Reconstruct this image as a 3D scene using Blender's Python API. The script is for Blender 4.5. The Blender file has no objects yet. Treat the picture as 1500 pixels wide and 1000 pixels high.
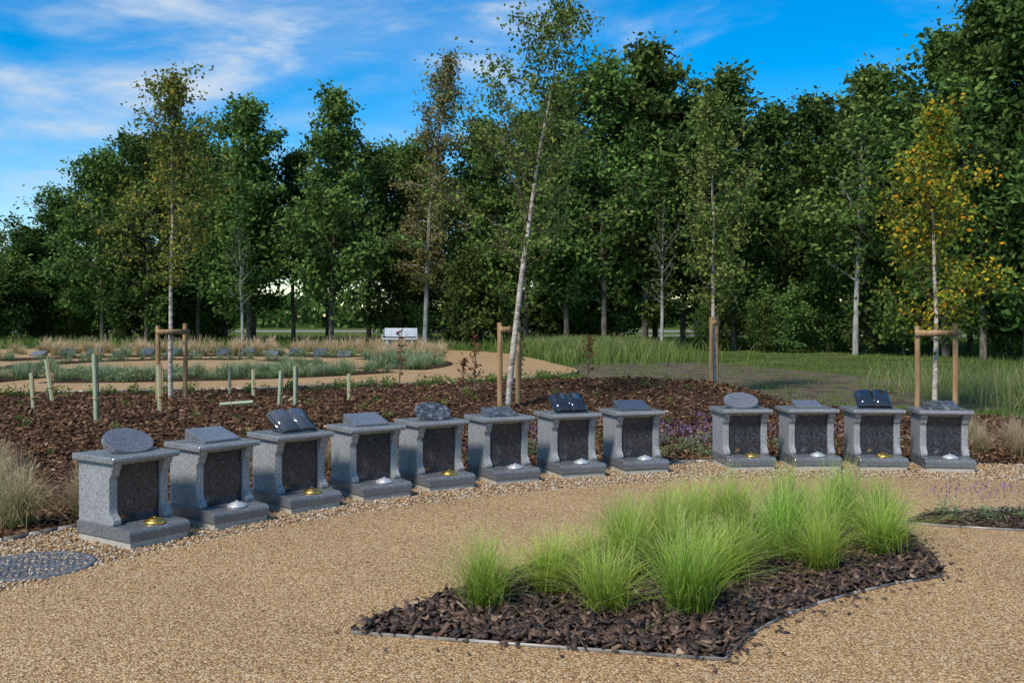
import bpy, bmesh, math, random
import numpy as np
from mathutils import Vector, Matrix
random.seed(5)
scene=bpy.context.scene
RG=np.random.default_rng(11)
rad=math.radians

# ------------------------------------------------------------------ helpers
def link(o,parent=None):
    scene.collection.objects.link(o)
    if parent: o.parent=parent
    return o

class Geo:
    def __init__(s): s.V=[];s.F=[];s.n=0
    def add(s,V,F,m=0,t=0.5):
        V=np.asarray(V,float).reshape(-1,3); F=np.asarray(F,int)
        T=np.full(len(V),t,float) if np.isscalar(t) else np.asarray(t,float)
        s.V.append((V,T)); s.F.append((F+s.n,m)); s.n+=len(V)
    def merge(s,o,off=(0,0,0),rot=0,sc=1.0):
        c,sn=math.cos(rot),math.sin(rot); M=np.array([[c,sn,0],[-sn,c,0],[0,0,1]])
        base=s.n
        for V,T in o.V:
            s.V.append((V@M*sc+np.array(off),T)); s.n+=len(V)
        for F,m in o.F: s.F.append((F+base,m))
    def mesh(s,name,mats,smooth=False):
        me=bpy.data.meshes.new(name)
        V=np.concatenate([v for v,_ in s.V]); T=np.concatenate([t for _,t in s.V])
        li=[];st=[];mi=[];pos=0
        for F,m in s.F:
            k=F.shape[1]; n=len(F)
            li.append(F.ravel()); st.append(pos+np.arange(n)*k); mi.append(np.full(n,m)); pos+=n*k
        li=np.concatenate(li);st=np.concatenate(st);mi=np.concatenate(mi)
        me.vertices.add(len(V)); me.vertices.foreach_set('co',V.astype(np.float32).ravel())
        me.loops.add(len(li)); me.loops.foreach_set('vertex_index',li.astype(np.int32))
        me.polygons.add(len(st)); me.polygons.foreach_set('loop_start',st.astype(np.int32))
        me.polygons.foreach_set('material_index',mi.astype(np.int32))
        if smooth: me.polygons.foreach_set('use_smooth',np.ones(len(st),bool))
        a=me.attributes.new('tint','FLOAT','POINT'); a.data.foreach_set('value',T.astype(np.float32))
        for m in mats: me.materials.append(m)
        me.update(calc_edges=True); me.validate()
        return me
    def obj(s,name,mats,smooth=False,parent=None):
        return link(bpy.data.objects.new(name,s.mesh(name,mats,smooth)),parent)

def inst(name,me,loc,rz=0,sc=1,parent=None):
    o=bpy.data.objects.new(name,me); o.location=loc; o.rotation_euler=(0,0,rz)
    o.scale=(sc,sc,sc) if np.isscalar(sc) else sc
    return link(o,parent)

def unit(v): return v/np.maximum(np.linalg.norm(v,axis=-1,keepdims=True),1e-9)

def tube(g,P,r,n=5,m=0,t=0.5,cap=False):
    P=np.asarray(P,float); r=np.asarray(r,float); k=len(P)
    T=unit(np.gradient(P,axis=0)); ref=np.array([0.31,0.95,0.05]) if abs(T[0][2])>.7 else np.array([0,0,1.])
    A=unit(np.cross(T,ref)); B=np.cross(T,A)
    th=np.linspace(0,2*np.pi,n,endpoint=False)
    V=P[:,None]+r[:,None,None]*(np.cos(th)[None,:,None]*A[:,None]+np.sin(th)[None,:,None]*B[:,None])
    F=[]
    for i in range(k-1):
        for j in range(n):
            F.append((i*n+j,i*n+(j+1)%n,(i+1)*n+(j+1)%n,(i+1)*n+j))
    g.add(V.reshape(-1,3),F,m,t)
    if cap:
        g.add(V[-1],[list(range(n))],m,t)

def leafquads(g,C,size,rng,m=0,t=0.5,up=0.5,asp=0.5):
    N=len(C); n=unit(rng.normal(size=(N,3))+np.array([0,0,up])); a=unit(np.cross(n,rng.normal(size=(N,3)))); b=np.cross(n,a)
    s=(size*rng.uniform(.6,1.3,N))[:,None]
    V=np.stack([C-a*s,C+b*s*asp-a*s*.15,C+a*s,C-b*s*asp-a*s*.15],1).reshape(-1,3)
    F=np.arange(4*N).reshape(N,4)
    tt=np.repeat(t,4) if not np.isscalar(t) else t
    g.add(V,F,m,tt)

def inpoly(x,y,P):
    P=np.asarray(P); r=np.zeros(np.shape(x),bool); j=len(P)-1
    for i in range(len(P)):
        xi,yi=P[i];xj,yj=P[j]
        r^=((yi>y)!=(yj>y))&(x<(xj-xi)*(y-yi)/(yj-yi+1e-12)+xi); j=i
    return r

def box(g,c,s,m=0,t=.5,rz=0):
    x,y,z=np.array(s)/2
    V=np.array([[-x,-y,-z],[x,-y,-z],[x,y,-z],[-x,y,-z],[-x,-y,z],[x,-y,z],[x,y,z],[-x,y,z]])
    cc,sn=math.cos(rz),math.sin(rz); V=V@np.array([[cc,sn,0],[-sn,cc,0],[0,0,1]])+np.array(c)
    g.add(V,[(0,3,2,1),(4,5,6,7),(0,1,5,4),(1,2,6,5),(2,3,7,6),(3,0,4,7)],m,t)

def ngon(name,pts,z,mat):
    me=bpy.data.meshes.new(name); me.from_pydata([(x,y,z) for x,y in pts],[],[list(range(len(pts)))])
    me.materials.append(mat); return link(bpy.data.objects.new(name,me))

def smoothpoly(P,it=2):
    P=np.array(P,float)
    for _ in range(it):
        Q=np.roll(P,-1,0); P=np.stack([P*.75+Q*.25,P*.25+Q*.75],1).reshape(-1,2)
    return P

# ------------------------------------------------------------------ materials
class NT:
    def __init__(s,name):
        s.m=bpy.data.materials.new(name); s.m.use_nodes=True; s.t=s.m.node_tree; s.n=s.t.nodes; s.l=s.t.links
        s.p=s.n['Principled BSDF']; s.out=s.n['Material Output']
    def new(s,k,**kw):
        x=s.n.new(k)
        for a,b in kw.items(): setattr(x,a,b)
        return x
    def ln(s,a,b): s.l.new(a,b)
    def coord(s,scale=None):
        c=s.new('ShaderNodeTexCoord').outputs['Object']
        if scale:
            mp=s.new('ShaderNodeMapping'); mp.inputs['Scale'].default_value=scale; s.ln(c,mp.inputs[0]); return mp.outputs[0]
        return c
    def noise(s,sc,det=4,rough=.55,co=None):
        x=s.new('ShaderNodeTexNoise'); x.inputs['Scale'].default_value=sc; x.inputs['Detail'].default_value=det; x.inputs['Roughness'].default_value=rough
        s.ln(co if co else s.coord(),x.inputs['Vector']); return x.outputs['Fac']
    def vor(s,sc,feature='F1',co=None):
        x=s.new('ShaderNodeTexVoronoi',feature=feature); x.inputs['Scale'].default_value=sc
        s.ln(co if co else s.coord(),x.inputs['Vector']); return x
    def ramp(s,fac,stops,interp='LINEAR'):
        r=s.new('ShaderNodeValToRGB'); r.color_ramp.interpolation=interp; e=r.color_ramp.elements
        while len(e)<len(stops): e.new(0.5)
        for i,(p,c) in enumerate(stops):
            e[i].position=p; e[i].color=(*c,1) if len(c)==3 else c
        s.ln(fac,r.inputs[0]); return r.outputs[0]
    def mix(s,f,a,b,bt='MIX'):
        x=s.new('ShaderNodeMix',data_type='RGBA',blend_type=bt)
        for i,v in ((0,f),(6,a),(7,b)):
            if hasattr(v,'links'): s.ln(v,x.inputs[i])
            else: x.inputs[i].default_value=v if not isinstance(v,tuple) else (*v,1)[:4]
        return x.outputs[2]
    def attr(s):
        return s.new('ShaderNodeAttribute',attribute_name='tint').outputs['Fac']
    def bump(s,h,st=.5,d=.01):
        b=s.new('ShaderNodeBump'); b.inputs['Strength'].default_value=st; b.inputs['Distance'].default_value=d
        s.ln(h,b.inputs['Height']); s.ln(b.outputs[0],s.p.inputs['Normal'])
    def base(s,c,r=.8,spec=.3):
        if hasattr(c,'links'): s.ln(c,s.p.inputs['Base Color'])
        else: s.p.inputs['Base Color'].default_value=(*c,1)
        s.p.inputs['Roughness'].default_value=r; s.p.inputs['Specular IOR Level'].default_value=spec
        return s.m
    def matte(s,c):
        nrm=s.p.inputs['Normal'].links
        d=s.new('ShaderNodeBsdfDiffuse'); s.ln(c,d.inputs[0])
        if nrm: s.ln(nrm[0].from_socket,d.inputs['Normal'])
        s.ln(d.outputs[0],s.out.inputs[0]); s.n.remove(s.p); return s.m

def leafmat(name,stops,trans=.3,var=.25,rough=.5):
    m=NT(name); c=m.ramp(m.attr(),stops)
    if var>0:
        oi=m.new('ShaderNodeObjectInfo'); hs=m.new('ShaderNodeHueSaturation')
        mr=m.new('ShaderNodeMapRange'); mr.inputs[3].default_value=1-var; mr.inputs[4].default_value=1+var
        m.ln(oi.outputs['Random'],mr.inputs[0]); m.ln(mr.outputs[0],hs.inputs['Value'])
        mr2=m.new('ShaderNodeMapRange'); mr2.inputs[3].default_value=.48; mr2.inputs[4].default_value=.515
        ml=m.new('ShaderNodeMath',operation='FRACT'); m2=m.new('ShaderNodeMath',operation='MULTIPLY'); m2.inputs[1].default_value=7.3
        m.ln(oi.outputs['Random'],m2.inputs[0]); m.ln(m2.outputs[0],ml.inputs[0]); m.ln(ml.outputs[0],mr2.inputs[0]); m.ln(mr2.outputs[0],hs.inputs['Hue'])
        m.ln(c,hs.inputs['Color']); c=hs.outputs[0]
    if trans==0: return m.matte(c)
    d=m.new('ShaderNodeBsdfDiffuse'); m.ln(c,d.inputs[0])
    tr=m.new('ShaderNodeBsdfTranslucent'); m.ln(c,tr.inputs[0])
    mx=m.new('ShaderNodeMixShader'); mx.inputs[0].default_value=trans
    m.ln(d.outputs[0],mx.inputs[1]); m.ln(tr.outputs[0],mx.inputs[2]); m.ln(mx.outputs[0],m.out.inputs[0]); m.n.remove(m.p)
    return m.m

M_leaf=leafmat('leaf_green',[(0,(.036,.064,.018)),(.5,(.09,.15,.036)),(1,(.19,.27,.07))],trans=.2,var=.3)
M_leafO=leafmat('leaf_olive',[(0,(.08,.09,.03)),(.5,(.18,.19,.06)),(1,(.3,.27,.10))],trans=.2)
M_birchG=leafmat('birch_leaf_green',[(0,(.06,.10,.025)),(.6,(.16,.22,.05)),(1,(.3,.32,.09))],var=0)
M_birchM=leafmat('birch_leaf_mixed',[(0,(.07,.11,.025)),(.5,(.18,.22,.05)),(.8,(.33,.31,.07)),(1,(.48,.33,.05))],var=0)
M_birchY=leafmat('birch_leaf_autumn',[(0,(.08,.13,.02)),(.5,(.2,.25,.04)),(.65,(.45,.40,.045)),(.88,(.68,.46,.04)),(1,(.66,.28,.02))],var=0)
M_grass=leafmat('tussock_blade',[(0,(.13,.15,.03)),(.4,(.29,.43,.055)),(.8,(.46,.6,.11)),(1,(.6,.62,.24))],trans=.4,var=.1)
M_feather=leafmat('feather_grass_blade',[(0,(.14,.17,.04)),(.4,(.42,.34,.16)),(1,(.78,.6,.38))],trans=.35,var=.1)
M_lawnb=leafmat('lawn_blade',[(0,(.06,.095,.022)),(.5,(.13,.2,.042)),(.85,(.22,.26,.08)),(1,(.42,.36,.2))],trans=.25,var=0)
M_silver=leafmat('silver_foliage',[(0,(.08,.12,.04)),(.5,(.2,.27,.12)),(1,(.38,.44,.26))],trans=.2,var=0)
M_purple=leafmat('lavender_flower',[(0,(.12,.08,.15)),(1,(.27,.19,.36))],trans=0,var=0)
M_redleaf=leafmat('red_leaf',[(0,(.14,.04,.025)),(1,(.3,.12,.05))],trans=.3,var=0)

def barkmat(name,a,b,sc=9,st=(1,1,.25)):
    m=NT(name); co=m.coord(st); n=m.noise(sc,4,.6,co)
    m.bump(n,.6,.02); return m.matte(m.ramp(n,[(.35,a),(.6,b)]))
M_bark=barkmat('bark_grey_brown',(.06,.05,.04),(.2,.17,.13))
M_twig=barkmat('birch_twig_brown',(.09,.06,.045),(.17,.12,.09))
M_barkw=barkmat('bark_birch_white',(.24,.17,.12),(.6,.53,.44),7,(1,1,2.5))
M_barkp=barkmat('bark_pale_grey',(.17,.16,.14),(.42,.4,.36))
M_wood=barkmat('stake_timber',(.30,.17,.08),(.46,.29,.15),12,(1,1,.12))

m=NT('resin_bound_gravel'); v=m.vor(92)
cell=m.ramp(v.outputs['Color'],[(.0,(.27,.14,.055)),(.3,(.56,.345,.145)),(.6,(.74,.50,.245)),(.85,(.84,.65,.39)),(1,(.9,.80,.64))])
crev=m.ramp(v.outputs['Distance'],[(.35,(1,1,1)),(.75,(.4,.3,.22))])
big=m.ramp(m.noise(.9,5,.6),[(.3,(.86,.84,.82)),(.7,(1.06,1.05,1.04))])
c=m.mix(1.0,cell,crev,'MULTIPLY'); c=m.mix(1.0,c,big,'MULTIPLY')
sp=m.ramp(m.noise(34,3,.75),[(.3,(.62,.58,.52)),(.5,(1,1,1)),(.72,(1.32,1.27,1.16))]); c=m.mix(1.0,c,sp,'MULTIPLY')
inv=m.new('ShaderNodeMath',operation='SUBTRACT'); inv.inputs[0].default_value=1; m.ln(v.outputs['Distance'],inv.inputs[1])
m.bump(inv.outputs[0],.9,.008); M_gravel=m.base(c,.75,.25)
m=NT('loose_pebble_bed'); v=m.vor(48)
cell=m.ramp(v.outputs['Color'],[(0,(.2,.11,.05)),(.3,(.44,.26,.12)),(.6,(.57,.4,.21)),(.85,(.62,.5,.36)),(1,(.66,.6,.52))])
crev=m.ramp(v.outputs['Distance'],[(.35,(1,1,1)),(.75,(.25,.2,.15))])
inv=m.new('ShaderNodeMath',operation='SUBTRACT'); inv.inputs[0].default_value=1; m.ln(v.outputs['Distance'],inv.inputs[1])
m.bump(inv.outputs[0],1,.015); M_pebbed=m.matte(m.mix(1.0,cell,crev,'MULTIPLY'))
m=NT('pebble'); M_peb=m.base(m.ramp(m.attr(),[(0,(.2,.11,.06)),(.3,(.44,.26,.12)),(.6,(.57,.4,.21)),(.85,(.6,.49,.35)),(1,(.66,.61,.54))]),.7)
m=NT('mulch_ground'); v=m.vor(26,co=m.coord((1,1.6,1)))
c=m.ramp(v.outputs['Color'],[(0,(.022,.015,.011)),(.5,(.075,.045,.03)),(.8,(.15,.09,.055)),(1,(.25,.16,.1))])
c=m.mix(1.0,c,m.ramp(m.noise(1.3,4),[(.3,(.65,.65,.65)),(.7,(1.15,1.1,1.1))]),'MULTIPLY')
m.bump(v.outputs['Distance'],1,.03); M_mulch=m.matte(c)
m=NT('bark_chip_fresh'); c=m.ramp(m.attr(),[(0,(.03,.018,.012)),(.4,(.105,.056,.032)),(.7,(.21,.115,.062)),(.92,(.35,.21,.115)),(1,(.52,.39,.25))]); M_chip2=m.matte(c)
m=NT('bark_chip'); c=m.ramp(m.attr(),[(0,(.018,.012,.010)),(.4,(.07,.041,.027)),(.7,(.15,.086,.052)),(.9,(.27,.17,.105)),(1,(.46,.35,.24))]); M_chip=m.base(c,.6,.4)
m=NT('soil_path'); n=m.noise(1.4,10,.75); 
c=m.ramp(n,[(.32,(.05,.038,.027)),(.45,(.11,.085,.06)),(.52,(.19,.15,.105)),(.56,(.10,.12,.035)),(.68,(.13,.17,.045))]); m.bump(m.noise(9,6,.7),1,.05); M_soil=m.matte(c)
m=NT('meadow_ground'); n=m.noise(.35,8,.7)
c=m.ramp(n,[(.3,(.06,.085,.022)),(.5,(.105,.14,.036)),(.62,(.16,.175,.06)),(.75,(.2,.17,.09))]); 
c=m.mix(1.0,c,m.ramp(m.noise(14,4,.8),[(.3,(.6,.6,.6)),(.7,(1.3,1.3,1.3))]),'MULTIPLY'); m.bump(m.noise(20,3,.8),1,.05); M_lawn=m.matte(c)
m=NT('grey_far_road'); M_road=m.matte(m.ramp(m.noise(.25,5,.7),[(.42,(.2,.21,.13)),(.6,(.33,.31,.28))]))
def granite(name,a,b,cc,rough,spec=.5,sc=170):
    m=NT(name); n=m.noise(sc,3,.75); v=m.vor(sc*.75)
    c=m.ramp(n,[(.33,a),(.5,b),(.66,cc)]); c2=m.ramp(v.outputs['Color'],[(.1,(.6,.6,.6)),(.5,(1,1,1)),(1,(1.25,1.25,1.25))])
    big=m.ramp(m.noise(5,3),[(.3,(.9,.9,.9)),(.7,(1.06,1.06,1.06))])
    c=m.mix(1.0,c,c2,'MULTIPLY'); c=m.mix(1.0,c,big,'MULTIPLY')
    return m.base(c,rough,spec)
M_gran=granite('grey_granite',(.14,.14,.137),(.30,.302,.295),(.48,.482,.475),.6,.35,140)
M_granp=granite('grey_granite_polished',(.06,.062,.063),(.16,.162,.163),(.28,.283,.285),.2,.6,140)
M_grancap=granite('grey_granite_cap',(.13,.131,.13),(.24,.243,.242),(.36,.363,.362),.22,.6,140)
M_darkg=granite('dark_granite',(.025,.026,.029),(.07,.073,.08),(.19,.195,.205),.12,.8)
M_midg=granite('mid_granite',(.06,.062,.065),(.15,.152,.158),(.31,.313,.32),.15,.8)
M_black=granite('black_granite',(.008,.008,.010),(.02,.021,.025),(.055,.057,.065),.08,.9)
m=NT('blue_pearl_granite'); v=m.vor(75); v2=m.vor(150)
c=m.ramp(v.outputs['Color'],[(.0,(.006,.007,.009)),(.45,(.016,.020,.029)),(.7,(.045,.058,.08)),(.9,(.11,.128,.16)),(1,(.28,.3,.34))],'CONSTANT')
c=m.mix(.35,c,m.ramp(v2.outputs['Color'],[(.3,(.008,.009,.012)),(1,(.2,.2,.22))])); M_pearl=m.base(c,.16,.5)
m=NT('etched_marble'); c=m.ramp(m.noise(22,7,.8),[(.42,(.03,.031,.034)),(.52,(.08,.083,.088)),(.66,(.32,.325,.33))]); M_etch=m.base(c,.15,.7)
m=NT('concrete_footing'); M_conc=m.base(m.ramp(m.noise(30,4),[(.3,(.38,.34,.27)),(.7,(.52,.48,.4))]),.9)
m=NT('gold_lid'); m.p.inputs['Metallic'].default_value=1; M_gold=m.base(m.ramp(m.noise(30,2),[(.3,(.85,.5,.1)),(.7,(1,.66,.18))]),.35)
m=NT('chrome_lid'); m.p.inputs['Metallic'].default_value=.6; M_chrome=m.base(m.ramp(m.noise(30,2),[(.3,(.66,.65,.62)),(.7,(.78,.77,.74))]),.4)
m=NT('edging_steel'); m.p.inputs['Metallic'].default_value=.3; M_edge=m.base(m.ramp(m.noise(6,4),[(.3,(.2,.17,.14)),(.7,(.42,.38,.33))]),.5)
m=NT('cast_iron_cover'); c=m.ramp(m.noise(10,4),[(.3,(.085,.088,.09)),(.7,(.155,.158,.16))])
M_iron=m.base(c,.7)
m=NT('tube_guard_plastic'); M_guard=m.base(m.ramp(m.noise(8,3),[(.3,(.34,.38,.22)),(.7,(.44,.48,.31))]),.5)
m=NT('bench_grey'); M_bench=m.base(m.ramp(m.noise(6,3),[(.3,(.48,.49,.51)),(.7,(.6,.61,.63))]),.7)
m=NT('rubber_tie'); M_tie=m.base(m.ramp(m.noise(9,2),[(0,(.01,.01,.01)),(1,(.03,.03,.03))]),.6)

# ------------------------------------------------------------------ ground sheets
CX,CY=3.45,2.9
def arc(cx,cy,r,a0,a1,n=96): return [(cx+r*math.cos(a),cy+r*math.sin(a)) for a in np.linspace(a0,a1,n,endpoint=False)]
g=Geo(); S=2500
xs=np.array([-S,-60,0,60,S]);ys=np.array([-S,-20,40,90,S])
V=[(x,y,0) for y in ys for x in xs]; F=[(j*5+i,j*5+i+1,(j+1)*5+i+1,(j+1)*5+i) for j in range(4) for i in range(4)]
g.add(V,F); g.obj('ground',[M_lawn])
soil=smoothpoly([(2.2,36.5),(6.3,37.5),(9.6,29),(10.6,22),(10,17.5),(4.0,16.6),(2.5,24),(1.9,29)])
ngon('soil_path',soil,.006,M_soil)
mp=[(-24,4),(-24,19.6),(-12,20.4),(-5.3,22.0),(-2.9,23.4),(0.2,25.6),(2.2,26.6),(3.6,23.5),(4.6,19.6),(5.0,17.2),(8,15.8),(16,14),(16,2),(8,-2)]
def mulch_h(x,y):
    r=np.hypot(x-CX,y-CY)
    w=np.clip((r-8.25)/1.5,0,1)
    z=.012+.04*w+.34*np.exp(-((x-2.4)/3.0)**2-((y-19.8)/2.6)**2)*w+.10*np.exp(-((x+6)/5)**2-((y-15)/3)**2)*w
    return z+w*.02*np.sin(x*3.1+1.3*y)*np.sin(y*2.7-x)
c_=.2; X,Y=np.meshgrid(np.arange(-24,16,c_),np.arange(2,27,c_)); nx=X.shape[1]
Z=mulch_h(X,Y); ok=inpoly(X,Y,mp)&(np.hypot(X-CX,Y-CY)>7.9)
idx=np.arange(X.size).reshape(X.shape)
q=np.stack([idx[:-1,:-1],idx[:-1,1:],idx[1:,1:],idx[1:,:-1]],-1)[ok[:-1,:-1]&ok[1:,1:]&ok[:-1,1:]&ok[1:,:-1]]
g=Geo(); g.add(np.stack([X,Y,Z],-1).reshape(-1,3),q); g.obj('mulch_bed',[M_mulch],True)
far=smoothpoly([(-30,19.2),(-12,20.8),(-5.3,22.3),(-2.5,23.9),(.9,26.4),(2.2,29.6),(1.5,34),(1.0,38),(-.6,46),(-4.6,50),(-12,51),(-30,51)],2)
ngon('far_gravel_path',far,.05,M_gravel)
FX,FY=-11.5,33.6
def annulus(name,cx,cy,r0,r1,segs,z,mat):
    g=Geo()
    for a0,a1 in segs:
        A=np.linspace(rad(a0),rad(a1),60); V=[]
        for a in A: V+= [(cx+r0*math.cos(a),cy+r0*math.sin(a),z),(cx+r1*math.cos(a),cy+r1*math.sin(a),z)]
        g.add(V,[(2*i,2*i+1,2*i+3,2*i+2) for i in range(59)])
    return g.obj(name,[mat])
ringsegs=[(-170,-96),(-90,-30),(-22,40),(50,160)]
annulus('ring_flower_bed',FX,FY,7.0,9.5,ringsegs,.056,M_mulch)
annulus('inner_ring_bed',FX,FY,3.6,5.2,[(-175,-60),(-50,60),(70,180)],.056,M_mulch)
def disk(name,r,z,mat): return ngon(name,arc(CX,CY,r,0,2*math.pi,160),z,mat)
disk('loose_gravel_border',8.25,.03,M_pebbed)
disk('gravel_plaza',7.08,.036,M_gravel)
ngon('far_road',[(-120,112),(30,112),(30,128),(-120,128)],.01,M_road)
ngon('far_track',[(12,85),(80,80),(80,92),(12,95)],.01,M_road)

# foreground beds
bed=np.array([(-.812,5.04),(.992,4.64),(1.05,4.76),(1.204,5.02),(1.461,5.33),(1.70,5.55),(1.975,5.76),(2.3,5.97),(2.66,6.14),(2.80,6.7),(2.87,7.2),(2.75,7.7),(2.3,7.98),(1.8,7.85),(1.27,7.45),(.83,7.05),(.40,6.6),(.08,6.25),(-.26,5.82)])
ngon('planting_bed_mulch',bed,.042,M_mulch)
bed2=np.array([(3.03,7.75),(3.35,7.6),(3.85,7.45),(5.5,6.7),(7,5.5),(7.5,6),(5.9,7.4),(4.4,8.25),(3.5,8.2)])
ngon('side_bed_mulch',bed2,.042,M_mulch)
def edging(name,P,z0,h,closed=True,th=.008):
    g=Geo(); P=[np.array(p) for p in P]; n=len(P)
    for i in range(n if closed else n-1):
        a,b=P[i],P[(i+1)%n]; d=b-a; L=np.hypot(*d)
        box(g,((a+b)/2).tolist()+[z0+h/2],(L+.004,th,h),rz=math.atan2(d[1],d[0]))
    g.obj(name,[M_edge])
edging('metal_edging',bed,.03,.024,True,.006)
edging('metal_edging',bed2,.03,.024,True,.006)
edging('metal_edging',arc(CX,CY,8.27,rad(95),rad(175),50),.0,.06,False,.01)
edging('metal_edging',smoothpoly([(-12,20.8),(-5.3,22.3),(-2.5,23.9),(.9,26.4),(2.2,29.6),(1.5,34)],1)[:-3],.02,.05,False,.02)

def chips(name,x,y,z,L,W,rng,boxy=True,tilt=.35,mat=None):
    N=len(x); g=Geo(); a=unit(np.stack([rng.normal(size=N),rng.normal(size=N),rng.normal(0,tilt,N)],1))
    n=unit(np.stack([rng.normal(0,tilt,N),rng.normal(0,tilt,N),np.ones(N)],1)); b=unit(np.cross(n,a)); n=np.cross(a,b)
    C=np.stack([x,y,z],1); l=(L*rng.uniform(.4,1.6,N)/2)[:,None]; w=(W*rng.uniform(.4,1.5,N)/2)[:,None]; h=w*.3
    t=np.clip(rng.beta(1.5,2.1,N)+.0,0,1)
    k=rng.uniform(.3,1,(N,1)); k2=rng.uniform(.5,1,(N,1))
    top=[C-a*l-b*w*k+n*h,C+a*l*k2-b*w+n*h,C+a*l*.9+b*w*k+n*h,C-a*l*.85*k2+b*w+n*h]
    if boxy:
        bot=[p-2*n*h for p in top]; V=np.stack(top+bot,1).reshape(-1,3); o=np.arange(N)[:,None]*8
        F=np.concatenate([o+np.array(f) for f in [(0,1,2,3),(0,4,5,1),(1,5,6,2),(2,6,7,3),(3,7,4,0)]]); g.add(V,F,0,np.repeat(t,8))
    else:
        V=np.stack(top,1).reshape(-1,3); g.add(V,np.arange(4*N).reshape(N,4),0,np.repeat(t,4))
    return g.obj(name,[mat or M_chip])
def scat(poly,n,rng,lo=None,hi=None):
    poly=np.asarray(poly); lo=poly.min(0) if lo is None else np.array(lo); hi=poly.max(0) if hi is None else np.array(hi)
    p=rng.uniform(lo,hi,(n,2)); return p[inpoly(p[:,0],p[:,1],poly)]
p=scat(bed,22000,RG); chips('bark_chips',p[:,0],p[:,1],.048+RG.uniform(0,.045,len(p)),.065,.026,RG,tilt=.5)
p=scat(bed2,5000,RG); chips('bark_chips',p[:,0],p[:,1],.048+RG.uniform(0,.03,len(p)),.05,.02,RG)
Yv=1/RG.uniform(1/26,1/6.5,75000); Xv=Yv*RG.uniform(-.62,.62,len(Yv)); k=inpoly(Xv,Yv,mp)&(np.hypot(Xv-CX,Yv-CY)>8.27); Xv,Yv=Xv[k],Yv[k]
chips('bark_chips',Xv,Yv,mulch_h(Xv,Yv)+RG.uniform(.0,.04,len(Xv)),.05+Yv*.002,.02+Yv*.0009,RG,mat=M_chip2,tilt=.45)
a=RG.integers(0,len(bed),520); p=bed[a]+(bed[(a+1)%len(bed)]-bed[a])*RG.uniform(0,1,(520,1))+RG.normal(0,.10,(520,2))
chips('stray_bark_chips',p[:,0],p[:,1],np.full(520,.045),.028,.012,RG,tilt=.1)
p=np.stack([RG.uniform(-2.6,5,220),RG.uniform(3.4,9,220)],1); p=p[(np.hypot(p[:,0]-CX,p[:,1]-CY)<7)&~inpoly(p[:,0],p[:,1],bed)]
chips('stray_bark_chips',p[:,0],p[:,1],np.full(len(p),.040),.016,.007,RG,tilt=.1)

def pebbles(name,x,y,z,s,rng):
    N=len(x); d=np.array([[1,0,0],[0,1,0],[-1,0,0],[0,-1,0],[0,0,1],[0,0,-1]])
    th=rng.uniform(0,6.28,N); sc=s[:,None]*rng.uniform(.6,1.2,(N,3))*np.array([1,1,.6])
    V=d[None]*sc[:,None,:]; c,sn=np.cos(th)[:,None],np.sin(th)[:,None]
    V=np.stack([V[...,0]*c-V[...,1]*sn,V[...,0]*sn+V[...,1]*c,V[...,2]],-1)+np.stack([x,y,z],1)[:,None]
    o=np.arange(N)[:,None]*6; F=np.concatenate([o+np.array(f) for f in [(0,1,4),(1,2,4),(2,3,4),(3,0,4),(1,0,5),(2,1,5),(3,2,5),(0,3,5)]])
    g=Geo(); g.add(V.reshape(-1,3),F,0,np.repeat(rng.uniform(0,1,N),6)); return g.obj(name,[M_peb],True)
N=30000; aa=RG.uniform(rad(62),rad(170),N); rr=RG.uniform(7.04,8.25,N)
pebbles('loose_pebbles',CX+rr*np.cos(aa),CY+rr*np.sin(aa),np.full(N,.034)+RG.uniform(0,.008,N),RG.uniform(.006,.017,N),RG)
N=3600; aa=RG.uniform(rad(70),rad(172),N); rr=7.05-np.abs(RG.exponential(.22,N))
pebbles('stray_pebbles',CX+rr*np.cos(aa),CY+rr*np.sin(aa),np.full(N,.04),RG.uniform(.004,.010,N),RG)
N=1600; xx=RG.uniform(-3,5,N); yy=RG.uniform(3.6,9,N)
k=~inpoly(xx,yy,bed)&(np.hypot(xx-CX,yy-CY)<7); pebbles('stray_pebbles',xx[k],yy[k],np.full(k.sum(),.038),RG.uniform(.003,.007,k.sum()),RG)

# manhole cover
g=Geo(); th=np.linspace(0,2*np.pi,48,endpoint=False)
def ring(r,z): return np.stack([r*np.cos(th),r*np.sin(th),np.full(48,z)],1)
V=np.concatenate([ring(.37,.0),ring(.37,.022),ring(.345,.024),ring(.34,.018),ring(.33,.018)])
F=[(k*48+i,k*48+(i+1)%48,(k+1)*48+(i+1)%48,(k+1)*48+i) for k in range(4) for i in range(48)]
g.add(V,F); g.add(ring(.33,.018),[list(range(48))])
for i in range(-8,9):
    for j in range(-8,9):
        x,y=i*.038,j*.038
        if math.hypot(x,y)<.31: box(g,(x,y,.0195),(.031,.011,.003),rz=(math.pi/2 if (i+j)%2 else 0))
o=g.obj('manhole_cover',[M_iron]); o.location=(-3.08,6.42,.024); o.rotation_euler=(0,0,.4)

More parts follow.
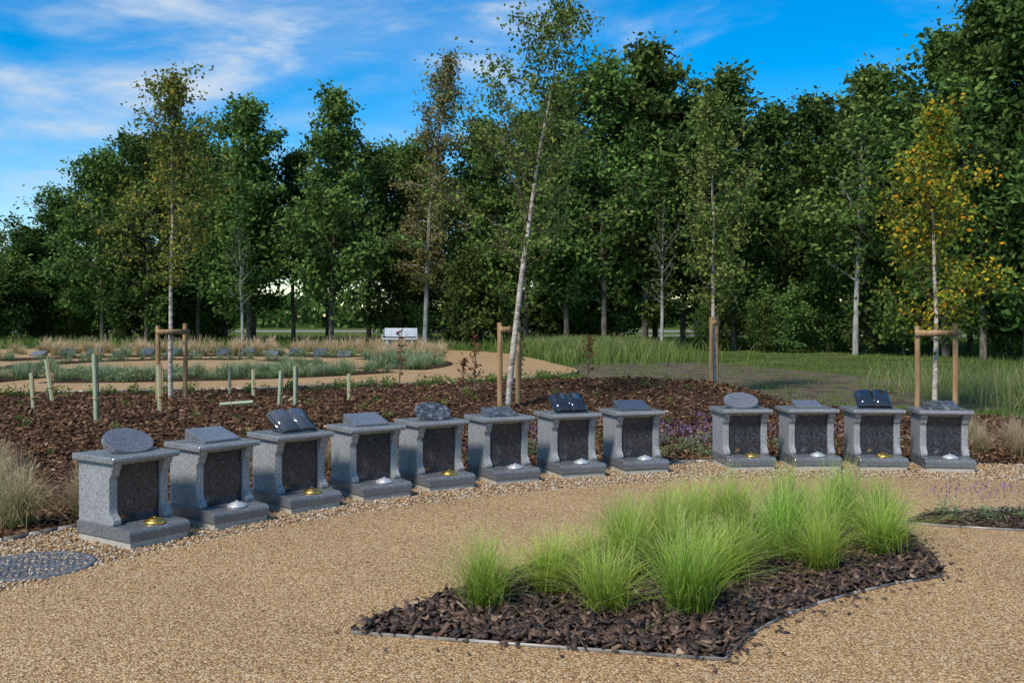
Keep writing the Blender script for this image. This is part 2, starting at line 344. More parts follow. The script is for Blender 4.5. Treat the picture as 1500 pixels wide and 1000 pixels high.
# ------------------------------------------------------------------ memorial vaults
def bm_mesh(name,bm,mat,bev=.006,seg=2,smooth=False):
    bmesh.ops.recalc_face_normals(bm,faces=bm.faces)
    if bev: bmesh.ops.bevel(bm,geom=[e for e in bm.edges if e.calc_face_angle(0)>.5],offset=bev,segments=seg,affect='EDGES',profile=.5)
    me=bpy.data.meshes.new(name); bm.to_mesh(me); bm.free(); me.materials.append(mat)
    if smooth:
        for p in me.polygons: p.use_smooth=True
    return me
def prism(name,prof,x0,x1,mat,bev=.004,seg=2):
    bm=bmesh.new(); A=[bm.verts.new((x0,y,z)) for y,z in prof]; B=[bm.verts.new((x1,y,z)) for y,z in prof]; n=len(prof)
    bm.faces.new(A); bm.faces.new(B[::-1])
    for i in range(n): bm.faces.new((A[i],B[i],B[(i+1)%n],A[(i+1)%n]))
    return bm_mesh(name,bm,mat,bev,seg)
W=.25
foot=[(0.0,.045),(0,.095)]+[(.05-.05*math.cos(a),.095+.035*math.sin(a)) for a in np.linspace(.2,math.pi/2,5)]+[(.20,.132),(.64,.132),(.64,.045)]
me_foot=prism('foot',foot,-W,W,M_granp,.004)
me_conc=prism('footing',[(.012,-.01),(.012,.044),(.63,.044),(.63,-.01)],-W+.012,W-.012,M_conc,.003)
side=[(.205,.133),(.198,.15),(.203,.172),(.222,.19),(.243,.212),(.25,.24),(.25,.44),(.247,.465),(.23,.48),(.222,.5),(.222,.52),(.208,.528),(.198,.545),(.198,.574),(.62,.574),(.62,.133)]
me_sl=prism('side_panel_left',side,-W+.006,-W+.072,M_gran,.003); me_sr=prism('side_panel_right',side,W-.072,W-.006,M_gran,.003)
me_back=prism('back_panel',[(.30,.133),(.30,.574),(.61,.574),(.61,.133)],-W+.073,W-.073,M_gran,0)
me_panel=prism('front_tablet',[(.272,.134),(.272,.55),(.299,.55),(.299,.134)],-W+.074,W-.074,M_pearl,.002)
me_lint=prism('lintel',[(.262,.551),(.262,.574),(.299,.574),(.299,.551)],-W+.0735,W-.0735,M_gran,.001)
cap=[(.165,.575),(.15,.588),(.15,.608),(.162,.62),(.655,.62),(.66,.612),(.66,.575)]
me_cap=prism('cap_slab',cap,-W-.026,W+.026,M_grancap,.005,3)
def lathe(name,prof,n,mat):
    g=Geo(); th=np.linspace(0,2*np.pi,n,endpoint=False); V=[];
    for r,z in prof: V+= [(r*math.cos(a),r*math.sin(a),z) for a in th]
    F=[(k*n+i,k*n+(i+1)%n,(k+1)*n+(i+1)%n,(k+1)*n+i) for k in range(len(prof)-1) for i in range(n)]
    g.add(V,F); return g.mesh(name,[mat],True)
lp=[(.075,0),(.078,.01),(.07,.02),(.052,.024),(.05,.03),(.03,.036),(.012,.038),(.010,.046),(.001,.048)]
me_gold=lathe('vase_lid',lp,28,M_gold); me_chr=lathe('vase_lid',lp,28,M_chrome)
def oval(mat):
    bm=bmesh.new(); n=40; A=[bm.verts.new((.19*math.cos(a),.135*math.sin(a),0)) for a in np.linspace(0,2*math.pi,n,endpoint=False)]
    f=bm.faces.new(A); r=bmesh.ops.extrude_face_region(bm,geom=[f]); bmesh.ops.translate(bm,verts=[v for v in r['geom'] if isinstance(v,bmesh.types.BMVert)],vec=(0,0,.036))
    return bm_mesh('oval_plaque',bm,mat,.006,2)
def tablet(mat,w=.17,d=.12,f=.02,b=.075):
    return prism('sloping_tablet',[(-d,0),(-d,f),(d,b),(d,0)],-w,w,mat,.006,2)
def book(mat):
    u=[0,.06,.18,.4,.7,1]; h=[.012,.034,.046,.048,.043,.03]; xs=[-a*.17 for a in u[::-1]]+[a*.17 for a in u[1:]]; hs=h[::-1]+h[1:]
    g=Geo(); n=len(xs); V=[]
    for y in (-.13,.13):
        V+=[(x,y,0) for x in xs]+[(x,y,z) for x,z in zip(xs,hs)]
    F=[]
    for i in range(n-1):
        F+=[(n+i,n+i+1,3*n+i+1,3*n+i),(i,i+1,n+i+1,n+i),(2*n+i+1,2*n+i,3*n+i,3*n+i+1),(i+1,i,2*n+i,2*n+i+1)]
    F+=[(0,n,3*n,2*n),(n-1,3*n-1,4*n-1,2*n-1)]
    g.add(V,F); box(g,(0,0,-.009),(.36,.28,.014)); return g.mesh('open_book',[mat])
def wedgep(ang,y0,y1,w,mat,nm):
    return prism(nm,[(y0,0),(y0,.006),(y1,.006+(y1-y0)*math.tan(ang)),(y1,0)],-w,w,mat,.003)
OA=rad(34); BA=rad(33)
wedge=wedgep(OA,-.07,.07,.05,M_granp,'plaque_wedge'); bwedge=wedgep(BA,-.10,.10,.12,M_black,'book_wedge')
me_oval=[oval(M_midg),oval(M_etch),oval(M_darkg)]; me_book=[book(M_black),book(M_darkg)]
me_tab=[tablet(M_midg,.17,.13,.02,.10),tablet(M_darkg,.175,.12,.02,.095),tablet(M_etch,.16,.125,.02,.075),tablet(M_midg,.14,.09,.02,.075),tablet(M_etch,.17,.12,.03,.08)]
units=[(-2.63,6.86,'o',0,1),(-2.235,7.48,'t',0,0),(-1.80,8.10,'b',1,1),(-1.29,8.64,'t',0,0),(-.76,9.12,'o',1,1),(-.16,9.52,'t',2,0),(.49,9.87,'b',0,0),(1.15,10.15,'t',1,0),
       (2.28,10.40,'o',0,1),(2.98,10.46,'t',3,0),(3.65,10.43,'b',0,1),(4.30,10.34,'t',4,0)]
for (x,y,kind,vi,gold) in units:
    F_=np.array([x,y]); 
    u=np.array([CX,CY])-F_; u/=np.hypot(*u); t=np.array([-u[1],u[0]]); c=F_+t*W
    u=np.array([CX,CY])-c; u/=np.hypot(*u); t=np.array([-u[1],u[0]])
    e=bpy.data.objects.new('granite_memorial_vault',None); e.empty_display_size=.3; link(e)
    e.location=(c[0],c[1],.036); e.rotation_euler=(0,0,math.atan2(t[1],t[0])+random.uniform(-.02,.02))
    for nm,me in (('foot',me_foot),('footing',me_conc),('side_panel_left',me_sl),('side_panel_right',me_sr),('back_panel',me_back),('front_tablet',me_panel),('lintel',me_lint),('cap_slab',me_cap)):
        inst(nm,me,(0,0,0),parent=e)
    inst('vase_lid',me_gold if gold else me_chr,(.02,.10,.131),parent=e)
    jz=random.uniform(-.08,.08)
    if kind=='o':
        inst('plaque_wedge',wedge,(0,.40,.6202),jz,parent=e)
        o=inst('oval_plaque',me_oval[vi],(0,.40,.6202+.006+.07*math.tan(OA)+.004),parent=e); o.rotation_euler=(OA,0,jz)
        if vi==0 and x<0: o.scale=(1.05,1.05,1)
    elif kind=='t': inst('sloping_tablet',me_tab[vi],(0,.40,.6202),jz,parent=e)
    else:
        inst('book_wedge',bwedge,(0,.40,.6202),jz,parent=e)
        o=inst('open_book',me_book[vi],(0,.385,.6202+.006+.10*math.tan(BA)+.012),parent=e); o.rotation_euler=(BA,0,jz)

# ------------------------------------------------------------------ grasses
def tussock(seed,n,h,spread,w,droop,mat,name,base=.06,seg=4,seedhead=0):
    rng=np.random.default_rng(seed); az=rng.uniform(0,2*np.pi,n); out=np.abs(rng.normal(.4,.36,n))*spread; H=h*rng.uniform(.5,1.12,n)
    b=np.stack([rng.normal(0,base,n),rng.normal(0,base,n),np.zeros(n)],1); d=np.stack([np.cos(az),np.sin(az),np.zeros(n)],1); d=unit(d+b*4*np.array([1,1,0]))
    sd=np.stack([-d[:,1],d[:,0],np.zeros(n)],1)
    g=Geo(); L=[];T=[]; ss=np.linspace(0,1,seg+1)
    tt=rng.uniform(-.25,.25,n); tw=rng.normal(0,.12,n)*spread
    for s in ss:
        P=b+d*(out*(s**1.5))[:,None]+sd*(tw*s*s)[:,None]; P[:,2]+=H*(s-droop*s**3*(out/spread))
        ww=w*(1-.8*s)*rng.uniform(.8,1.2)
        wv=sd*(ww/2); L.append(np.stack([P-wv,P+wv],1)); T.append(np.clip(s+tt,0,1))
    V=np.stack(L,1).reshape(n,-1,3); m_=V.shape[1]
    o=np.arange(n)[:,None]*m_; F=np.concatenate([o+np.array([2*i,2*i+1,2*i+3,2*i+2]) for i in range(seg)])
    g.add(V.reshape(-1,3),F,0,np.repeat(np.stack(T,1),2,axis=1).ravel()); return g
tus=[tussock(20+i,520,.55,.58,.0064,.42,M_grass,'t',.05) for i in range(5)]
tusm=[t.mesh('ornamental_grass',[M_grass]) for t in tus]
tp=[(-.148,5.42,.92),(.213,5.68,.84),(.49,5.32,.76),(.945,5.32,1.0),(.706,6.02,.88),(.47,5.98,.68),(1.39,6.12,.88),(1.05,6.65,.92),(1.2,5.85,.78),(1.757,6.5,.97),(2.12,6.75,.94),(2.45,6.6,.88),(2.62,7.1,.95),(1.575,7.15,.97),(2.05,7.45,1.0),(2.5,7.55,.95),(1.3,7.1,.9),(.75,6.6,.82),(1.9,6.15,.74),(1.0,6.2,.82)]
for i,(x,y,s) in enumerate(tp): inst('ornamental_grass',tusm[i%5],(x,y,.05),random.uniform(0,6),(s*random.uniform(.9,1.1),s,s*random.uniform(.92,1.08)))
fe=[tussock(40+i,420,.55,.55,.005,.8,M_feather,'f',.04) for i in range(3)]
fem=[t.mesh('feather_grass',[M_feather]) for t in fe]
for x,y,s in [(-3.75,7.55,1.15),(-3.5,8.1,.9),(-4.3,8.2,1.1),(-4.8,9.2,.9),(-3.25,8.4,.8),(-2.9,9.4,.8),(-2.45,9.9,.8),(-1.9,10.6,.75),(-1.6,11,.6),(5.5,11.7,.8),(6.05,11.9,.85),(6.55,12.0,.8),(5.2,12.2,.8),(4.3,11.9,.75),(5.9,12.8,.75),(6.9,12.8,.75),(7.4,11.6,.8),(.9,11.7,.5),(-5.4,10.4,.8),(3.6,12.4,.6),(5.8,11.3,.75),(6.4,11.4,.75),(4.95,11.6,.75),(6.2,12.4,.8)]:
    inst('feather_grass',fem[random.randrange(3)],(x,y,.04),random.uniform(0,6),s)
g=Geo(); rng=np.random.default_rng(3)
small=[tussock(60+i,70,.7,.6,.03,.7,M_feather,'f',.08,3) for i in range(3)]
for i in range(150):
    x=rng.uniform(-22,-3.0); y=46+rng.normal(0,2.2)+(x+10)*.1
    g.merge(small[i%3],(x,y,.04),rng.uniform(0,6),rng.uniform(.7,1.2))
for i in range(40):
    x=rng.uniform(-5.5,-2.7); y=rng.uniform(38,46); g.merge(small[i%3],(x,y,.04),rng.uniform(0,6),rng.uniform(.6,1.0))
g.obj('feather_grass_drift',[M_feather])
def blades(name,x,y,z,h,w,rng,mat,tmin=0,tmax=1):
    N=len(x); az=rng.uniform(0,6.28,N); ln=rng.normal(0,.32,(N,2))*h[:,None]; s=np.stack([np.cos(az),np.sin(az)],1)*w[:,None]/2
    B=np.stack([x,y],1); V=np.zeros((N,5,3)); V[:,0,:2]=B-s;V[:,1,:2]=B+s;V[:,2,:2]=B+s*.7+ln*.4;V[:,3,:2]=B-s*.7+ln*.4;V[:,4,:2]=B+ln
    V[:,:2,2]=z[:,None]; V[:,2:4,2]=(z+h*.6)[:,None]; V[:,4,2]=z+h
    o=np.arange(N)[:,None]*5; g=Geo()
    t=np.clip(rng.uniform(tmin,tmax,N)[:,None]+np.array([-.2,-.2,0,0,.1])[None],0,1).ravel()
    g.add(V.reshape(-1,3),o+np.array([0,1,2,3]),0,t); 
    F3=o+np.array([3,2,4]); g.F.append((F3,0)); return g.obj(name,[mat])
rng=np.random.default_rng(9)
N=90000; yy=1/rng.uniform(1/75,1/14.5,N); xx=yy*rng.uniform(-.2,.62,N)
pat=np.sin(xx*1.3+2*np.sin(yy*.5))*np.sin(yy*.9+xx*.4)
k=~inpoly(xx,yy,mp)&~inpoly(xx,yy,far)&~(inpoly(xx,yy,soil)&(rng.uniform(0,1,N)<.85-.5*np.clip(pat,0,1)))
tu=(np.sin(xx*2.1+np.sin(yy*1.3)*2)*np.sin(yy*1.7+xx*.6))
k&=(rng.uniform(-1.2,1,N)<tu+.1)
xx,yy,tu=xx[k],yy[k],tu[k]
hh=(.05+.07*np.clip(tu,0,1)+.15*np.clip((xx/yy-.38)*5,0,1)*np.clip((yy-16)/6,0,1))*rng.uniform(.5,1.7,len(xx))
blades('meadow_grass',xx,yy,np.zeros(len(xx)),hh,.006+yy*.0005,rng,M_lawnb,.0,.95)
N=12000; xx=rng.normal(3.2,1.6,N); yy=rng.normal(43,3.5,N); k=~inpoly(xx,yy,far); xx,yy=xx[k],yy[k]
blades('tall_grass',xx,yy,np.zeros(len(xx)),rng.uniform(.35,.9,len(xx)),np.full(len(xx),.035),rng,M_lawnb,.5,.9)
N=24000; yy=rng.uniform(50,72,N); xx=yy*rng.uniform(-.62,.62,N); k=~inpoly(xx,yy,far); xx,yy=xx[k],yy[k]
blades('woodland_edge_grass',xx,yy,np.zeros(len(xx)),rng.uniform(.15,.55,len(xx)),np.full(len(xx),.05),rng,M_lawnb,.1,.8)
N=2600; xx=rng.uniform(8.2,13.5,N); yy=rng.uniform(17,24,N); blades('seeding_grass',xx,yy,np.zeros(N),rng.uniform(.25,.75,N),np.full(N,.009),rng,M_lawnb,.6,1.1)

def clump(seed,n,r,h,ls,m=0,up=.3,t0=0,t1=1,asp=.3):
    rng=np.random.default_rng(seed); p=unit(rng.normal(size=(n,3)))*rng.uniform(.3,1,(n,1)); p[:,2]=np.abs(p[:,2])
    C=p*np.array([r,r,h]); g=Geo(); leafquads(g,C,ls,rng,m,np.clip(t0+(t1-t0)*(p[:,2]*.6+rng.uniform(0,.4,n)),0,1),up,asp); return g
cs=[clump(70+i,130,.24,.32,.055,up=-.2,asp=.16) for i in range(3)]+[tussock(75+i,90,.45,.4,.012,.5,M_silver,'s',.08,3) for i in range(3)]
g=Geo(); rng=np.random.default_rng(21)
for i in range(380):
    sg=ringsegs[rng.choice(4,p=[.3,.35,.2,.15])]; a=rad(rng.uniform(*sg)); r=rng.uniform(7.2,9.3)
    g.merge(cs[rng.integers(6)],(FX+r*math.cos(a),FY+r*math.sin(a),.05),rng.uniform(0,6),rng.uniform(.5,1.3))
g.obj('silver_perennials',[M_silver])
g=Geo()
for i in range(120):
    sg=[(-175,-60),(-50,60),(70,180)][i%3]; a=rad(rng.uniform(*sg)); r=rng.uniform(3.8,5.0)
    g.merge(cs[rng.integers(6)],(FX+r*math.cos(a),FY+r*math.sin(a),.05),rng.uniform(0,6),rng.uniform(.4,.8))
g.obj('low_perennials',[M_silver])
cg=[clump(80+i,50,.16,.22,.045) for i in range(3)]
g=Geo()
E=np.array([(-15,19.5),(-12,20.0),(-5.3,21.6),(-2.9,23.0),(0.0,25.0),(1.4,26)])
for i in range(120):
    s=rng.uniform(0,4.99); k=int(s); p=E[k]+(E[k+1]-E[k])*(s-k)+rng.normal(0,.35,2)*np.array([1,.8])
    g.merge(cg[i%3],(p[0],p[1]-.3,float(mulch_h(p[0],p[1]))),rng.uniform(0,6),rng.uniform(.5,1.2))
for i in range(60):
    y=rng.uniform(11,20); x=y*rng.uniform(-.5,.2); g.merge(cg[i%3],(x,y,float(mulch_h(x,y))),rng.uniform(0,6),rng.uniform(.3,.7))
g.obj('hedge_seedlings',[M_birchG])
def lav(seed,r=.2,h=.24):
    g=clump(seed,150,r,h*.7,.03,0,up=-.2,asp=.15); rng=np.random.default_rng(seed); n=34
    p=rng.normal(0,r*.55,(n,2)); C=np.stack([p[:,0],p[:,1],h*rng.uniform(.7,1.25,n)],1)
    for dz in (0,.018,.034): leafquads(g,C+np.array([0,0,dz]),.011,rng,1,rng.uniform(0,1,n),0,.6)
    return g
lm=[lav(90+i).mesh('lavender_plant',[M_silver,M_purple]) for i in range(2)]
lp_=[(3.5,7.95),(3.75,7.85),(4.05,7.85),(4.3,7.95),(4.6,7.75),(1.75,11.6),(2.05,11.9),(2.4,11.7),(1.9,12.4),(2.5,12.6),(2.2,11.5),(1.5,12.2),(2.9,12.2),(-1.6,10.2),(-1.2,10.6),(-.4,11.2),(.2,11.5),(.6,12),(3.3,12.1),(3.9,12.2),(4.6,12.3),(-.9,11.3),(4.0,13.3),(3.0,13.2),(1.0,12.9),(1.6,11.9),(2.2,12.1),(2.7,11.8)]
for i,(x,y) in enumerate(lp_): inst('lavender_plant',lm[i%2],(x,y,.05 if y<9 else float(mulch_h(x,y))),random.uniform(0,6),random.uniform(.8,1.3) if y>9 else .9)

# ------------------------------------------------------------------ trees
def prof_round(t): return max(.2,math.sin(math.pi*min(1,(t*.78+.22)))**.6)
def prof_cone(t): return max(.16,(1-t)**.6*min(1,.6+t*2.2))
def prof_birch(t): return max(.12,(1-t)**.6*min(1,.45+t*2.5))
def tree_geo(seed,H,cr,cb,nl,nleaf,ls,prof,tr,sig=.35,lean=(0,0),el0=(10,35),droop=0,up=.5,twig=1.0,asp=.55,branch_leaf=.3,tb=0.0,spr=1.0,bm=0,br=1.0):
    rng=np.random.default_rng(seed); g=Geo(); K=10; ts=np.linspace(0,1,K)
    wob=np.cumsum(rng.normal(0,.012*H*.35,(K,2)),0); wob-=wob[0]; wob*=np.minimum(1,ts*2)[:,None]
    TP=np.stack([lean[0]*ts**1.3+wob[:,0],lean[1]*ts**1.3+wob[:,1],ts*H],1)
    Pt=lambda t:np.array([np.interp(t,ts,TP[:,k]) for k in range(3)])
    tube(g,TP,tr*((1-ts)**.85)+.012*tr/.1*.3+.003,7,0)
    cen=[];wt=[]
    for i in range(nl):
        t=min(.985,cb+(1-cb)*((i+rng.uniform(0,1))/nl)); tt=(t-cb)/(1-cb); L=cr*prof(tt)*rng.uniform(.45,1.3)
        az=i*2.4+rng.uniform(-.5,.5); el=rad(rng.uniform(*el0)+tt*30); d=np.array([math.cos(az)*math.cos(el),math.sin(az)*math.cos(el),math.sin(el)])
        b=Pt(t); s=np.linspace(0,1,5)[:,None]; bend=rng.normal(0,.12,3)
        pts=b+d*L*s+bend*L*s**2+np.array([0,0,1])*L*(.12-droop)*s**2
        r0=(tr*.42*(1-t)**.6*min(1,L/cr+.2)+.004)*br
        tube(g,pts,np.linspace(r0,r0*.2+.002,5),4,bm)
        Pl=lambda q:np.array([np.interp(q,s[:,0],pts[:,k]) for k in range(3)])
        for q in np.linspace(branch_leaf,1,4): cen.append(Pl(q)); wt.append(.5+L*.3)
        for j in range(int((3+L*1.6)*twig)):
            q=rng.uniform(.3,1); a=Pl(q); dd=unit(d*.6+rng.normal(0,.6,3)+np.array([0,0,.15-droop])); l=L*rng.uniform(.16,.38)
            e=a+dd*l; tube(g,[a,a+dd*l*.5+np.array([0,0,.03*l]),e],[r0*.3+.002,r0*.2+.0015,.0015],3,bm)
            cen+=[e,a+dd*l*.6]; wt+=[.9,.6]
    for q in np.linspace(.82,1,5): cen.append(Pt(q)); wt.append(.5)
    cen=np.array(cen); wt=np.array(wt); wt=wt*rng.uniform(.1,1.7,len(wt)); ct=rng.uniform(-.25,.25,len(wt))
    ci=rng.choice(len(cen),nleaf,p=wt/wt.sum())
    o=rng.normal(0,sig,(nleaf,3))*np.array([1,1,.7])*rng.uniform(.5,1.3,len(cen))[ci][:,None]
    C=cen[ci]+o; C[:,2]-=np.abs(rng.normal(0,droop*sig*2,nleaf))
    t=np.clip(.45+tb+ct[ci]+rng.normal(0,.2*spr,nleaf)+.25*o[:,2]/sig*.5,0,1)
    leafquads(g,C,ls,rng,1,t,up,asp); return g
var=[]
for i in range(6):
    pr=[prof_cone,prof_round][i%2]; 
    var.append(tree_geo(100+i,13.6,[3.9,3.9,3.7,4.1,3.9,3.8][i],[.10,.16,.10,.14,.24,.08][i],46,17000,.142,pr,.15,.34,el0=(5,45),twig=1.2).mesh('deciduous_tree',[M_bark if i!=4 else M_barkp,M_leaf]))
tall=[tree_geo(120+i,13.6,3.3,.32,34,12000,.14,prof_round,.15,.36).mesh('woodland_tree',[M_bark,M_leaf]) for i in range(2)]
shr=[tree_geo(130+i,4,1.9,.04,28,6000,.10,prof_round,.06,.28,el0=(5,50)).mesh('woodland_shrub',[M_bark,M_leaf]) for i in range(3)]
weep=tree_geo(140,16.5,2.6,.2,54,12000,.095,prof_birch,.15,.26,lean=(1.5,0),droop=.45,tb=.2,twig=1.3).mesh('weeping_birch',[M_barkp,M_leafO])
T=[(30,335,75,0),(90,285,70,3),(150,222,62,1),(215,195,60,5),(290,190,62,3),(365,135,58,2),(430,215,61,6),(485,125,56,0),(540,215,62,7),(600,210,62,3),
   (705,175,58,1),(770,165,55,5),(830,115,53,0),(885,92,52,1),(945,50,52,2),(1000,140,54,3),(1075,95,50,0),(1130,155,52,1),(1190,140,51,5),(1270,90,46,4),(1330,140,49,3),
   (1385,45,42,1),(1440,-25,38,0),(1505,-30,37,5),(1580,-20,36,3),(1660,0,38,1),(-30,330,78,1),(-90,300,75,3),
   (960,110,58,5),(1040,160,57,1),(330,230,66,1),(190,240,68,0),(1225,175,54,1),(1420,120,46,5)]
allv=var+tall
for i,(px,top,d,v) in enumerate(T):
    H=(465-top)*d/1458+1.2; s=H/14; q=(.75+.25*s)*random.uniform(.9,1.15)
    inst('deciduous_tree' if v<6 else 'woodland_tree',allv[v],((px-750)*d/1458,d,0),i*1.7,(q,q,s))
for i in range(16):
    px=-60+i*108; d=70+random.uniform(-3,8)
    v=random.choice([6,7]) if (330<px<600 or i%2==0) else random.choice([0,1,3,5])
    top=random.uniform(215,275) if px>150 else random.uniform(320,370)
    H=(465-top)*d/1458+1.6; inst('woodland_tree',allv[v],((px-750)*d/1458,d,0),i*2.1,(1.05,1.05,H/14))
inst('weeping_birch',weep,(-4.9,56,0),0.2,1)
sparse=tree_geo(150,11,2.0,.25,34,1800,.11,prof_birch,.13,.3,lean=(.4,0),el0=(30,60),twig=1.6,br=1.1).mesh('sparse_pale_tree',[M_barkp,M_leaf])
for x,y,r,s in [(15.0,43.5,0,1.0),(7.3,48.5,1,.72),(-14.6,54,3,.7)]: inst('sparse_pale_tree',sparse,(x,y,0),r,s)
for i in range(56):
    px=random.choice([random.uniform(-40,330),random.uniform(575,1560),random.uniform(575,1560)]); d=(64 if px<330 else 56 if px<900 else 50-(px-900)*.018)+random.uniform(-1,7)
    inst('woodland_shrub',shr[i%3],((px-750)*d/1458,d,0),i*1.3,random.uniform(.5,1.3))
rng=np.random.default_rng(77); g=Geo(); N=26000
x=rng.uniform(-170,150,N); y=rng.uniform(150,185,N); hm=4.0+2.2*np.sin(x*.11)+1.3*np.sin(x*.37+1); z=np.clip(rng.beta(1.2,1.3,N),0,1)*hm+rng.normal(0,.3,N)
leafquads(g,np.stack([x,y,z],1),.65,rng,0,np.clip(rng.uniform(0,.8,N),0,1),.4,.7); g.obj('distant_trees',[M_leaf])

def stakes(x,y,ang,sep=.62,h=1.48):
    e=bpy.data.objects.new('tree_stake_frame',None); link(e); e.location=(x,y,float(mulch_h(x,y))-.05); e.rotation_euler=(0,0,ang)
    for i,sx in enumerate((-sep/2,sep/2)):
        g=Geo(); tube(g,[(sx,0,0),(sx+.01,0,h*.5),(sx,0,h+(.04 if i else 0))],[.046,.045,.044],12,0,cap=True); o=g.obj('post_%d'%(i+1),[M_wood],False,e)
    g=Geo(); box(g,(0,-.055,h-.12),(sep+.12,.03,.1)); g.obj('cross_rail',[M_wood],False,e)
    g=Geo(); tube(g,[(-.12,-.02,h-.16),(-.04,.07,h-.16),(.05,.07,h-.16),(.12,-.02,h-.16)],[.022]*4,6); g.obj('tie_strap',[M_tie],False,e)
def birch(name,x,y,seed,H,cr,cb,nl,nleaf,mat,lean,tr=.045,droop=.08,tb=0,ls=.04,sig=.11,spr=1.4,el0=(25,60),twig=1.6):
    g=tree_geo(seed,H,cr,cb,nl,nleaf,ls,prof_birch,tr,sig,lean,el0,droop,.2,twig,.6,.25,tb,spr,bm=2,br=.6)
    o=g.obj(name,[M_barkw,mat,M_twig]); o.location=(x,y,float(mulch_h(x,y))-.03); return o
birch('young_birch_tree',-6.65,19.4,201,6.3,1.6,.34,44,8000,M_birchM,(.05,0),tb=.05,sig=.14,el0=(15,50))
birch('young_birch_tree',-.08,16.75,206,6.7,2.3,.34,40,7500,M_birchG,(1.0,0),.055,.14,tb=.05,ls=.038,sig=.13,el0=(15,55))
birch('young_birch_tree',4.32,21.2,208,6.1,1.5,.24,40,6500,M_birchG,(-.1,0),tb=.2,sig=.13,ls=.045)
birch('young_birch_tree',7.3,17.2,204,5.1,1.8,.2,46,7200,M_birchY,(.05,0),.045,.1,tb=.0,ls=.042,sig=.14,el0=(15,55))
stakes(-6.6,19.3,rad(55)); stakes(-.05,16.9,rad(60)); stakes(4.32,21.3,rad(68)); stakes(7.2,16.9,rad(3),.66)
for i,(x,y,h) in enumerate([(-2.6,23,1.3),(-.75,20,1.1),(-.95,19,.7),(.2,23.5,1.0),(1.6,21,.9)]):
    g=tree_geo(220+i,h,.25,.15,12,130,.035,prof_birch,.012,.05,(0.03,0),(40,65),twig=.6); o=g.obj('young_shrub',[M_bark,M_redleaf if i!=3 else M_birchG]); o.location=(x,y,float(mulch_h(x,y)))
def guard(x,y,h,tx=0,ty=0,lying=False):
    g=Geo(); n=10; th=np.linspace(.3,2*np.pi-.0,n); r=.03
    V=[];
    for k,z in enumerate((0,h*.5,h)): V+=[(r*math.cos(a),r*math.sin(a)*(1+.1*k),z) for a in th]
    g.add(V,[(k*n+i,k*n+i+1,(k+1)*n+i+1,(k+1)*n+i) for k in range(2) for i in range(n-1)])
    tube(g,[(.045,0,0),(.045,0,h*1.05)],[.011,.010],6,1,cap=True)
    box(g,(.02,0,h*.35),(.09,.065,.012),1)
    o=g.obj('sapling_tube_guard',[M_guard,M_wood],True); z=float(mulch_h(x,y))
    o.location=(x,y,z); o.rotation_euler=(tx,ty,random.uniform(-.8,.8)) if not lying else (0,rad(86),.1)
    if lying: o.location.z=z+.06
for a in [(-7.74,16.1,.62,.05,0),(-8.5,18.4,.82,0,-.18),(-5.89,14.1,.98,0,-.03),(-5.52,15.6,.75,.05,.04),(-5.9,20.8,.52),(-5.15,19.8,.55),(-4.05,17.3,.62,0,.05),(-3.77,17.3,.7),(-7.0,19.9,.5),(-3.1,18.9,.5),(-9.6,17.6,.6)]: guard(*a)
guard(-4.9,16.7,.55,lying=True)

# bench
e=bpy.data.objects.new('park_bench',None); link(e); e.location=(-5.9,52.5,.05); e.rotation_euler=(0,0,rad(-4))
for nm,c,s in (('seat',(0,0,.46),(1.75,.5,.09)),('backrest',(0,.26,.80),(1.75,.07,.46)),('leg_left',(-.66,.02,.21),(.14,.42,.4)),('leg_right',(.66,.02,.21),(.14,.42,.4)),('armrest_left',(-.92,0,.66),(.07,.46,.06)),('armrest_right',(.92,0,.66),(.07,.46,.06)),('arm_post_left',(-.92,-.18,.52),(.06,.06,.2)),('arm_post_right',(.92,-.18,.52),(.06,.06,.2))):
    g=Geo(); box(g,c,s); o=g.obj(nm,[M_bench],False,e); b=o.modifiers.new('b','BEVEL'); b.width=.015; b.segments=2
st=prism('memorial_stone',[(-.2,0),(-.2,.08),(.2,.3),(.2,0)],-.28,.28,M_darkg,.015); st2=prism('memorial_stone',[(-.2,0),(-.2,.06),(.2,.22),(.2,0)],-.28,.28,M_midg,.015)
for i in range(13):
    x=-19.5+i*1.05; y=41.5+.5*math.sin(i*.25)-abs(i-6)*.08
    inst('memorial_stone',st if i%3 else st2,(x,y,.05),random.uniform(-.15,.15),1.0)

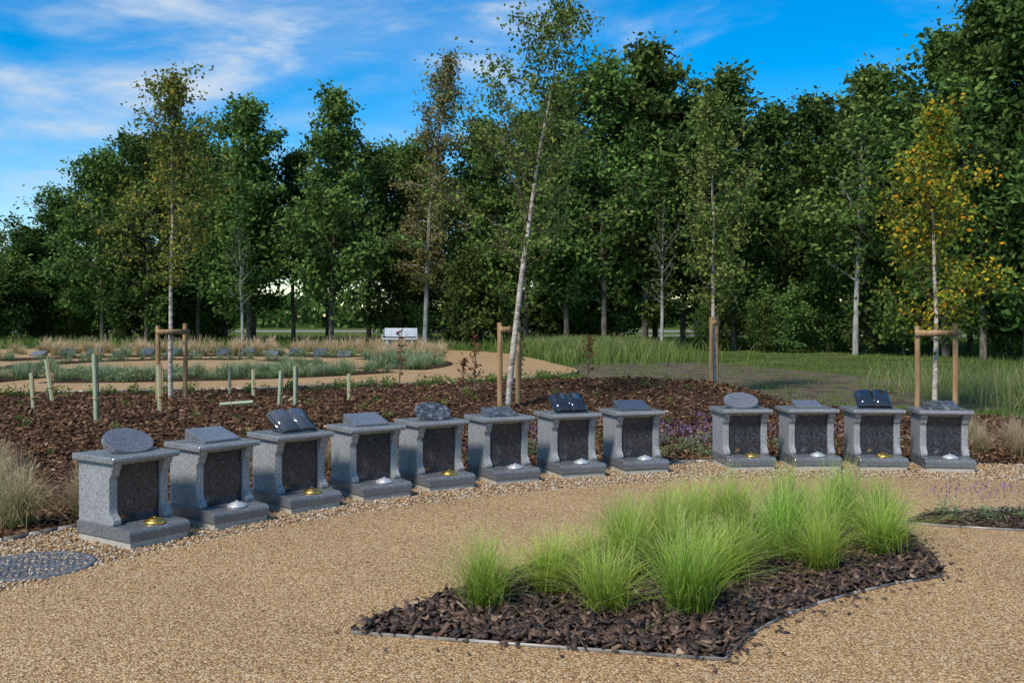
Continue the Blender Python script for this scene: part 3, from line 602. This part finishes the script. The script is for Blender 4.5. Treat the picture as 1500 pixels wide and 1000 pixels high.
# ------------------------------------------------------------------ light, sky, camera
sd=Vector((-.46,-.66,.86)).normalized()
el=math.asin(sd.z); az=math.atan2(sd.x,sd.y)
L=bpy.data.lights.new('sun','SUN'); L.energy=3.9; L.angle=rad(10); L.color=(1,.945,.86)
o=link(bpy.data.objects.new('sun',L)); o.rotation_euler=sd.to_track_quat('Z','Y').to_euler()
w=bpy.data.worlds.new('World'); scene.world=w; w.use_nodes=True; nt=w.node_tree; N_=nt.nodes; bg=N_['Background']
sky=N_.new('ShaderNodeTexSky'); sky.sky_type='NISHITA'; sky.sun_disc=False; sky.sun_elevation=el; sky.sun_rotation=az%(2*math.pi); sky.air_density=1; sky.dust_density=.1; sky.ozone_density=3
hs=N_.new('ShaderNodeHueSaturation'); hs.inputs['Saturation'].default_value=1.6; hs.inputs['Value'].default_value=1.12; nt.links.new(sky.outputs[0],hs.inputs['Color'])
tc=N_.new('ShaderNodeTexCoord')
def cl(rot,scale,sc,lo,hi,det=6,dist=.5):
    mp_=N_.new('ShaderNodeMapping'); mp_.inputs['Rotation'].default_value=rot; mp_.inputs['Scale'].default_value=scale; nt.links.new(tc.outputs['Generated'],mp_.inputs[0])
    n=N_.new('ShaderNodeTexNoise'); n.inputs['Scale'].default_value=sc; n.inputs['Detail'].default_value=det; n.inputs['Roughness'].default_value=.6; n.inputs['Distortion'].default_value=dist; nt.links.new(mp_.outputs[0],n.inputs['Vector'])
    r=N_.new('ShaderNodeMapRange'); r.interpolation_type='SMOOTHSTEP'; r.inputs[1].default_value=lo; r.inputs[2].default_value=hi; nt.links.new(n.outputs['Fac'],r.inputs[0]); return r.outputs[0]
a=cl((0,.3,0),(1,1,2.6),2.5,.42,.70); b=cl((0,.42,0),(1,1,4.2),5.0,.40,.72)
mm=N_.new('ShaderNodeMath'); mm.operation='MULTIPLY_ADD'; nt.links.new(a,mm.inputs[0]); nt.links.new(b,mm.inputs[1]); 
m3=N_.new('ShaderNodeMath'); m3.operation='MULTIPLY'; m3.inputs[1].default_value=.22; nt.links.new(a,m3.inputs[0]); nt.links.new(m3.outputs[0],mm.inputs[2])
mix=N_.new('ShaderNodeMix'); mix.data_type='RGBA'; mix.clamp_factor=True; nt.links.new(mm.outputs[0],mix.inputs[0]); nt.links.new(hs.outputs[0],mix.inputs[6]); mix.inputs[7].default_value=(4.2,4.9,5.7,1)
nt.links.new(mix.outputs[2],bg.inputs[0]); bg.inputs[1].default_value=.15
cam=bpy.data.cameras.new('Camera'); cam.lens=35; cam.sensor_width=36; cam.shift_y=-35/1500; cam.clip_end=6000; cam.clip_start=.05
co=link(bpy.data.objects.new('Camera',cam)); co.location=(0,0,1.636); co.rotation_euler=(rad(90),0,0); scene.camera=co
scene.view_settings.view_transform='Standard'; scene.view_settings.look='None'; scene.view_settings.exposure=0
